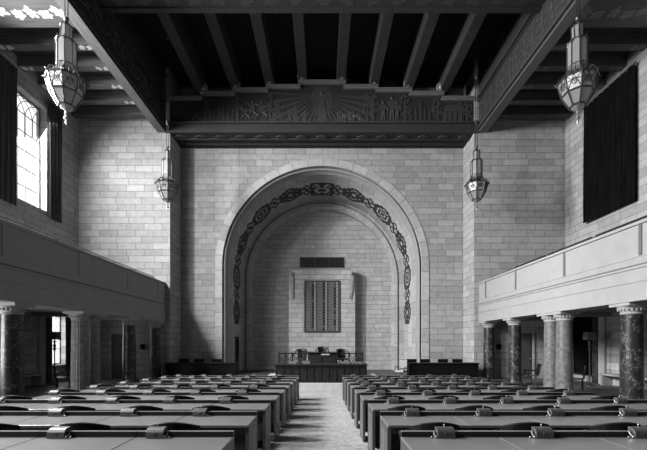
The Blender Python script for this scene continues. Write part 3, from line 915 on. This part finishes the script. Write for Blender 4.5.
# side tables at the end wall with chairs
for s, xs, side, n in ((-1, (-7.98, -4.4), 'left', 3), (1, (4.42, 7.98), 'right', 4)):
    t = thing('table', 'long black table in front of the end wall on the %s' % side, 'table', ((xs[0]+xs[1])/2, 19.6, 0))
    h = (xs[1]-xs[0])/2
    MB().box(-h, h, -.35, .4, .82, .88).build('tabletop', 'black', t, bevel=.006)
    MB().box(-h+.03, h-.03, -.31, -.28, .03, .82).build('front_panel', 'black', t)
    for q in (-1, 1): MB().box(q*(h-.03), q*(h-.08), -.28, .36, 0, .82).build('side_panel', 'black', t)
    for i in range(n):
        cxp = [[183, 198, 216], [412.5, 426, 444, 458.5]][0 if s < 0 else 1][i]
        x = (cxp-322)/F*20.5
        w = ['nearest the outer wall', 'in the middle', 'nearest the arch'] if s < 0 else ['nearest the arch', 'second from the arch', 'third from the arch', 'nearest the outer wall']
        ch = thing('high_back_chair', 'square backed black chair behind the %s end table, %s' % (side, w[i]), 'chair', (x, 20.45, 0), 0, 'chairs behind the %s end table' % side)
        MB().box(-.27, .27, .2, .26, .5, 1.03).build('backrest', 'black', ch, bevel=.01)
        MB().box(-.25, .25, -.22, .24, .42, .49).build('seat', 'black', ch, bevel=.01)
        for lx in (-.22, .22):
            for ly in (-.19, .21): MB().box(lx-.025, lx+.025, ly-.025, ly+.025, 0, .42).build('leg', 'black', ch)
# pale swivel chair beside the right table
c = thing('swivel_chair', 'pale leather swivel chair in front of the right arch jamb beside the end table', 'chair', (3.98, 19.1, 0), radians(140))
m = MB(); m.box(-.22, .22, -.26, -.2, .62, 1.02); m.build('backrest', 'chair_light', c, bevel=.02)
m = MB(); m.box(-.24, .24, -.28, -.265, .58, 1.05); m.build('back_shell', 'chair', c, bevel=.005)
MB().box(-.24, .24, -.24, .26, .44, .52).build('seat', 'chair_light', c, bevel=.02)
MB().tube([(0, -.26, .6), (0, -.24, .45), (0, 0, .4)], .025, 6).build('back_post', 'brass', c)
for s in (-1, 1): MB().tube([(s*.25, -.25, .72), (s*.27, .15, .7), (s*.26, .18, .5)], .02, 6).build('armrest', 'chair', c)
MB().lathe([(.03, .1), (.03, .4), (.1, .44)], 12).build('pedestal', 'brass', c)
for q in range(4):
    a = pi/4+q*pi/2; MB().tube([(0, 0, .13), (.26*cos(a), .26*sin(a), .03)], [.025, .02], 6).build('leg', 'brass', c)
# armchairs in the side aisles
def slat_chair(name, label, loc, rz, tilt=.12):
    c = thing(name, label, 'chair', loc, rz)
    MB().box(-.26, .26, -.24, .26, .43, .47).build('seat', 'chair_seat', c, bevel=.01)
    R = Matrix.Translation((0, -.24, .47)) @ Matrix.Rotation(tilt, 4, 'X')
    m = MB(); m.box(-.26, .26, -.03, .02, .42, .52, mat=R); m.build('top_rail', 'chair', c)
    for x in (-.24, -.12, 0, .12, .24): MB().box(x-.02, x+.02, -.02, .01, 0, .42, mat=R).build('slat', 'chair', c)
    for s in (-1, 1):
        m = MB(); m.box(s*.24, s*.3, -.26, .22, .66, .69); m.build('armrest', 'chair', c); MB().box(s*.25, s*.29, .16, .2, .43, .66).build('arm_post', 'chair', c)
    return c
c = slat_chair('swivel_armchair', 'dark wooden swivel armchair between the columns of right aisle, beside the door', (9.35, 17.0, 0), radians(75), .18)
MB().lathe([(.03, .12), (.03, .4), (.08, .43)], 10).build('pedestal', 'bronze', c)
for q in range(4):
    a = pi/4+q*pi/2; MB().tube([(0, 0, .14), (.3*cos(a), .3*sin(a), .025)], [.025, .018], 6).build('leg', 'chair', c)
for s in (1, -1):
    c = slat_chair('armchair', 'dark straight wooden armchair by the floor lamp under the %s balcony' % ('right' if s > 0 else 'left'), (s*10.3, 15.4, 0) if s > 0 else (-10.9, 16.0, 0), radians(60) if s > 0 else radians(-60), .15)
    for x in (-.23, .23):
        for y in (-.21, .23): MB().box(x-.02, x+.02, y-.02, y+.02, 0, .43).build('leg', 'chair', c)

# ------------------------------------------------------------ panel in the niche with voting board and grille
YP = 26.1
p = thing('stone_panel', 'tall projecting stone panel in the niche carrying the voting board', 'panel')
YNW = YS1+.545
MB().box(-2.27, 2.27, YP, YNW, 0, H(5.0)).build('block', 'stoneN', p)
MB().box(-2.0, 2.0, YP+.03, YNW, H(5.0), H(5.15)).build('cornice', 'limestone', p, bevel=.02)
MB().box(-1.55, 1.55, YP-.02, YP, H(4.36), H(4.72)).build('lintel', 'stoneN', p)
for s in (-1, 1):
    m = MB(); x = s*2.02
    m.ball((x, YP-.08, H(4.75)), .14, .13, .16, 10); m.ball((x+s*.02, YP-.2, H(4.7)), .05, .08, .05, 8)
    m.ball((x+s*.05, YP-.04, H(4.35)), .2, .14, .34, 12)
    for q in range(5): m.ball((x+s*(.16-.04*q), YP-.06, H(4.35-.17*q)), .07, .08, .22, 8)
    m.lathe([(.02, -1.0), (.1, -.6), (.16, 0), (.14, .3)], 10, c=(x, YP, H(3.85)))
    for q in range(6): m.ball((x+s*.1*sin(q), YP-.07, H(3.95-.16*q)), .075-.007*q, .07, .09, 8)
    m.build('carved_corner', 'limestone', p, smooth=True)
vb = thing('voting_board', 'dark framed voting board of three columns on the niche panel', 'board', (0, YP, 0))
z0, z1 = H(.74), H(4.28); hw = 1.22
m = MB(); m.box(-hw, -hw+.08, -.1, 0, z0, z1); m.box(hw-.08, hw, -.1, 0, z0, z1); m.box(-hw+.08, hw-.08, -.1, 0, z0, z0+.1); m.box(-hw+.08, hw-.08, -.1, 0, z1-.08, z1)
m.build('frame', 'board', vb)
cwid = (2*hw-.16)/3
for i in range(3):
    xa = -hw+.08+cwid*i
    pn = MB().box(xa+.02, xa+cwid-.02, -.03, 0, z0+.1, z1-.08).build('column_panel', 'board', vb)
    MB().box(xa+cwid-.025, xa+cwid+.025, -.08, 0, z0+.1, z1-.08).build('mullion', 'board', vb)
    st = MB(); mk = MB(); lt_ = MB(); n = 17; hh = (z1-.08-z0-.1)/n; rnd = random.Random(i)
    for j in range(n):
        zz = z0+.1+hh*j
        st.box(xa+.04, xa+cwid*.6, -.04, -.03, zz+.02, zz+hh-.02)
        lt_.box(xa+cwid*.78, xa+cwid-.05, -.04, -.03, zz+.02, zz+hh-.02)
        if rnd.random() < .8 and not (i == 2 and 4 < j < 9 and j % 2):
            mk.prism([(xa+cwid*.5, zz+.03), (xa+cwid*.76, zz+.03), (xa+cwid*.74, zz+hh*.8), (xa+cwid*.66, zz+hh*.8), (xa+cwid*.6, zz+hh*.45)], -.05, -.041)
    st.build('name_strips', 'strip', pn); lt_.build('tally_strips', 'strip_l', pn); mk.build('name_marks', 'black', pn)
g = thing('vent_grille', 'dark three-part lattice vent grille above the voting board panel', 'vent', (0, YNW, 0))
z0, z1 = H(5.36), H(6.05)
MB().box(-1.55, 1.55, -.02, 0, z0, z1).build('backing', 'black', g)
m = MB(); m.box(-1.58, 1.58, -.06, 0, z0-.04, z0); m.box(-1.58, 1.58, -.06, 0, z1, z1+.03)
for x in (-1.58, -.545, .515, 1.55): m.box(x, x+.03, -.06, 0, z0, z1)
m.build('frame', 'strip', g)
for i in range(3):
    m = MB(); xa = -1.53+i*1.04
    for q in range(10):
        m.box(xa+.1*q, xa+.1*q+.02, -.035, -.02, z0, z1)
    for q in range(7): m.box(xa, xa+1.0, -.035, -.02, z0+.1*q, z0+.1*q+.02)
    m.build('lattice', 'board', g)

# ------------------------------------------------------------ chandeliers
def make_chandelier():
    c = thing('chandelier')
    def ring(r, z, t=.018, n=8): 
        m = MB(); m.tube([(r*cos(pi/8+2*pi*k/n), r*sin(pi/8+2*pi*k/n), z) for k in range(n)], t, 5, closed=True); return m
    a0 = pi/8
    def P(r, z, k): a = a0+2*pi*k/8; return (r*cos(a), r*sin(a), z)
    tiers = [('crown_glass', [(.13, 1.0), (.15, 1.4)]), ('lantern_glass', [(.25, .02), (.25, .96)]), ('shoulder_glass', [(.405, -.55), (.505, -.18), (.28, -.04)]), ('bowl_glass', [(.2, -.9), (.395, -.57)])]
    for nm, pr in tiers:
        m = MB(); m.lathe([(.02, pr[0][1])]+pr+[(.02, pr[-1][1])], 8, a0=a0); m.build(nm, 'opal', c)
    fr = MB()
    for r, z, t in ((.14, 1.0, .016), (.155, 1.4, .014), (.26, .96, .018), (.26, .02, .02), (.26, .25, .012), (.31, -.04, .016), (.525, -.17, .026), (.415, -.56, .022), (.48, -.33, .008), (.21, -.9, .026)):
        fr.tube([P(r, z, k) for k in range(8)], t, 5, closed=True)
    for k in range(8):
        fr.tube([P(.26, .0, k), P(.26, 1.02, k)], .014, 5); fr.tube([P(.15, .98, k), P(.16, 1.45, k)], .011, 5)
        fr.tube([P(.52, -.16, k), P(.42, -.56, k), P(.21, -.92, k)], .016, 5)
        fr.tube([P(.31, -.04, k), P(.52, -.16, k)], .014, 5)
    fr.build('frame', 'bronze', c)
    # arched heads and lattice in the lantern, ornament in the shoulder band
    for k in range(8):
        orn = MB()
        A, B = Vector(P(.262, .86, k)), Vector(P(.262, .86, k+1))
        orn.tube([A.lerp(B, t/6)+Vector((0, 0, .11*sin(pi*t/6))) for t in range(7)], .011, 5)
        orn.build('arch_head', 'bronze', c); orn = MB()
        A, B = Vector(P(.262, .03, k)), Vector(P(.262, .03, k+1))
        orn.tube([A, B], .013, 5)
        for q in (1, 2, 3):
            p = A.lerp(B, q/4); orn.tube([p, p+Vector((0, 0, .26 if q == 2 else .17))], [.012, .003], 5)
        orn.build('fringe', 'bronze', c); orn = MB()
        T0, T1 = Vector(P(.515, -.18, k)), Vector(P(.515, -.18, k+1)); B0, B1 = Vector(P(.42, -.55, k)), Vector(P(.42, -.55, k+1))
        Mt, Mb_ = T0.lerp(T1, .5), B0.lerp(B1, .5)
        orn.tube([B0, T0.lerp(T1, .5), B1], .011, 5); orn.tube([T0, Mt.lerp(Mb_, .55), T1], .009, 5)
        cen = Mt.lerp(Mb_, .5); out = Vector((cen.x, cen.y, 0)).normalized()*.01; tv = (T1-T0).normalized(); uv_ = (Mt-Mb_).normalized()
        orn.tube([cen+out+tv*.06*cos(t*pi/5)+uv_*.08*sin(t*pi/5) for t in range(10)], .01, 5, closed=True)
        orn.build('tracery', 'bronze', c)
    for k in range(8):
        a = a0+2*pi*(k+.0)/8; m = MB()
        pts = []
        for t in range(9):
            q = t/8; r = .29+.24*q; z = -.1+.15*sin(pi*min(1, q*1.05))-.04*q
            pts.append((r*cos(a), r*sin(a), z))
        pts.append(((.56)*cos(a), .56*sin(a), -.18)); pts.append(((.53)*cos(a), .53*sin(a), -.21))
        m.tube(pts, .016, 6); m.ball((.56*cos(a), .56*sin(a), -.16), .025, n=7)
        m.build('scroll_arm', 'bronze', c, smooth=True)
    # pierced crest on the lantern
    m = MB()
    for k in range(16):
        a = 2*pi*k/16; m.tube([(.29*cos(a), .29*sin(a), -.05), (.31*cos(a), .31*sin(a), .06), (.3*cos(a), .3*sin(a), .15)], [.018, .012, .003], 5)
    m.build('crest', 'bronze', c)
    m = MB(); m.lathe([(.2, -.87), (.16, -.95), (.07, -1.0), (.03, -1.06), (.05, -1.12), (.02, -1.16), (.06, -1.22), (.065, -1.26), (.025, -1.3), (.03, -1.38), (.005, -1.44)], 12); m.build('finial', 'brass', c, smooth=True)
    m = MB(); m.lathe([(.16, 1.42), (.1, 1.47), (.05, 1.53), (.04, 1.58), (.07, 1.62), (.07, 1.66)], 12); m.build('cap', 'bronze', c, smooth=True)
    top = ZN-H(7.75); m = MB()
    m.tube([(-.045, 0, 1.62), (-.045, 0, top-.1)], .014, 6); m.tube([(.045, 0, 1.62), (.045, 0, top-.1)], .014, 6)
    for z in (2.8, 5.0): m.lathe([(.03, z-.12), (.075, z-.05), (.06, z), (.075, z+.05), (.03, z+.12)], 8)
    m.build('hanging_rod', 'bronze', c, smooth=True)
    MB().lathe([(.02, top-.14), (.09, top-.1), (.12, top)], 12).build('ceiling_rose', 'bronze', c)
    return c
ch = make_chandelier()
spots = [(-7.4, 11.0, 'large eight-sided glass chandelier at the upper left, nearest the bright window'),
         (7.4, 11.0, 'large eight-sided glass chandelier at the upper right before the black drape'),
         (-7.4, 18.2, 'smaller far chandelier hanging before the pale wall left of the arch'),
         (7.4, 18.2, 'smaller far chandelier hanging before the wall right of the arch')]
for i, (x, y, l) in enumerate(spots):
    o = ch if i == 0 else dup(ch)
    o.location = (x, y, H(7.75)); tag(o, l, 'chandelier', 'hanging lantern chandeliers')

# ------------------------------------------------------------ light
w = bpy.data.worlds.new('sky'); bpy.context.scene.world = w; w.use_nodes = True
bg = w.node_tree.nodes['Background']; bg.inputs[0].default_value = (1, 1, 1, 1); bg.inputs[1].default_value = 2.0
def arealight(name, loc, rot, sx, sy, power, portal=False, spread=180):
    l = bpy.data.lights.new(name, 'AREA'); l.shape = 'RECTANGLE'; l.size = sx; l.size_y = sy; l.energy = power
    l.color = (1, 1, 1); l.spread = radians(spread)
    if portal: l.cycles.is_portal = True
    o = bpy.data.objects.new(name, l); COL.objects.link(o); o.location = loc; o.rotation_euler = rot
    return o
TILT = 32; YAW = 17
UP = [1500, 11500, 6500, 3500]; LP = [160, 700, 2000, 700]
for (a, b), p in zip(UW, UP):
    arealight('daylight', (-XO-.6, (a+b)/2, sum(WZ)/2+.2), (0, radians(-90+TILT), radians(YAW)), WZ[1]-WZ[0]+.2, b-a+.2, p, spread=140)
for (a, b), p in zip(LW, LP):
    arealight('daylight', (-XO-.6, (a+b)/2, sum(LZ)/2), (0, radians(-90), 0), LZ[1]-LZ[0], b-a, p)

# ------------------------------------------------------------ camera
cam = bpy.data.cameras.new('camera'); co = bpy.data.objects.new('camera', cam); COL.objects.link(co)
co.location = (0, 0, E); co.rotation_euler = (radians(90), 0, 0)
cam.sensor_width = 36; cam.lens = 36*F/647; cam.shift_y = 118/647; cam.shift_x = 1.5/647
cam.clip_end = 100; cam.clip_start = .05
sc = bpy.context.scene; sc.camera = co
sc.view_settings.view_transform = 'Standard'; sc.view_settings.look = 'None'; sc.view_settings.gamma = 1
sc.view_settings.exposure = -0.38
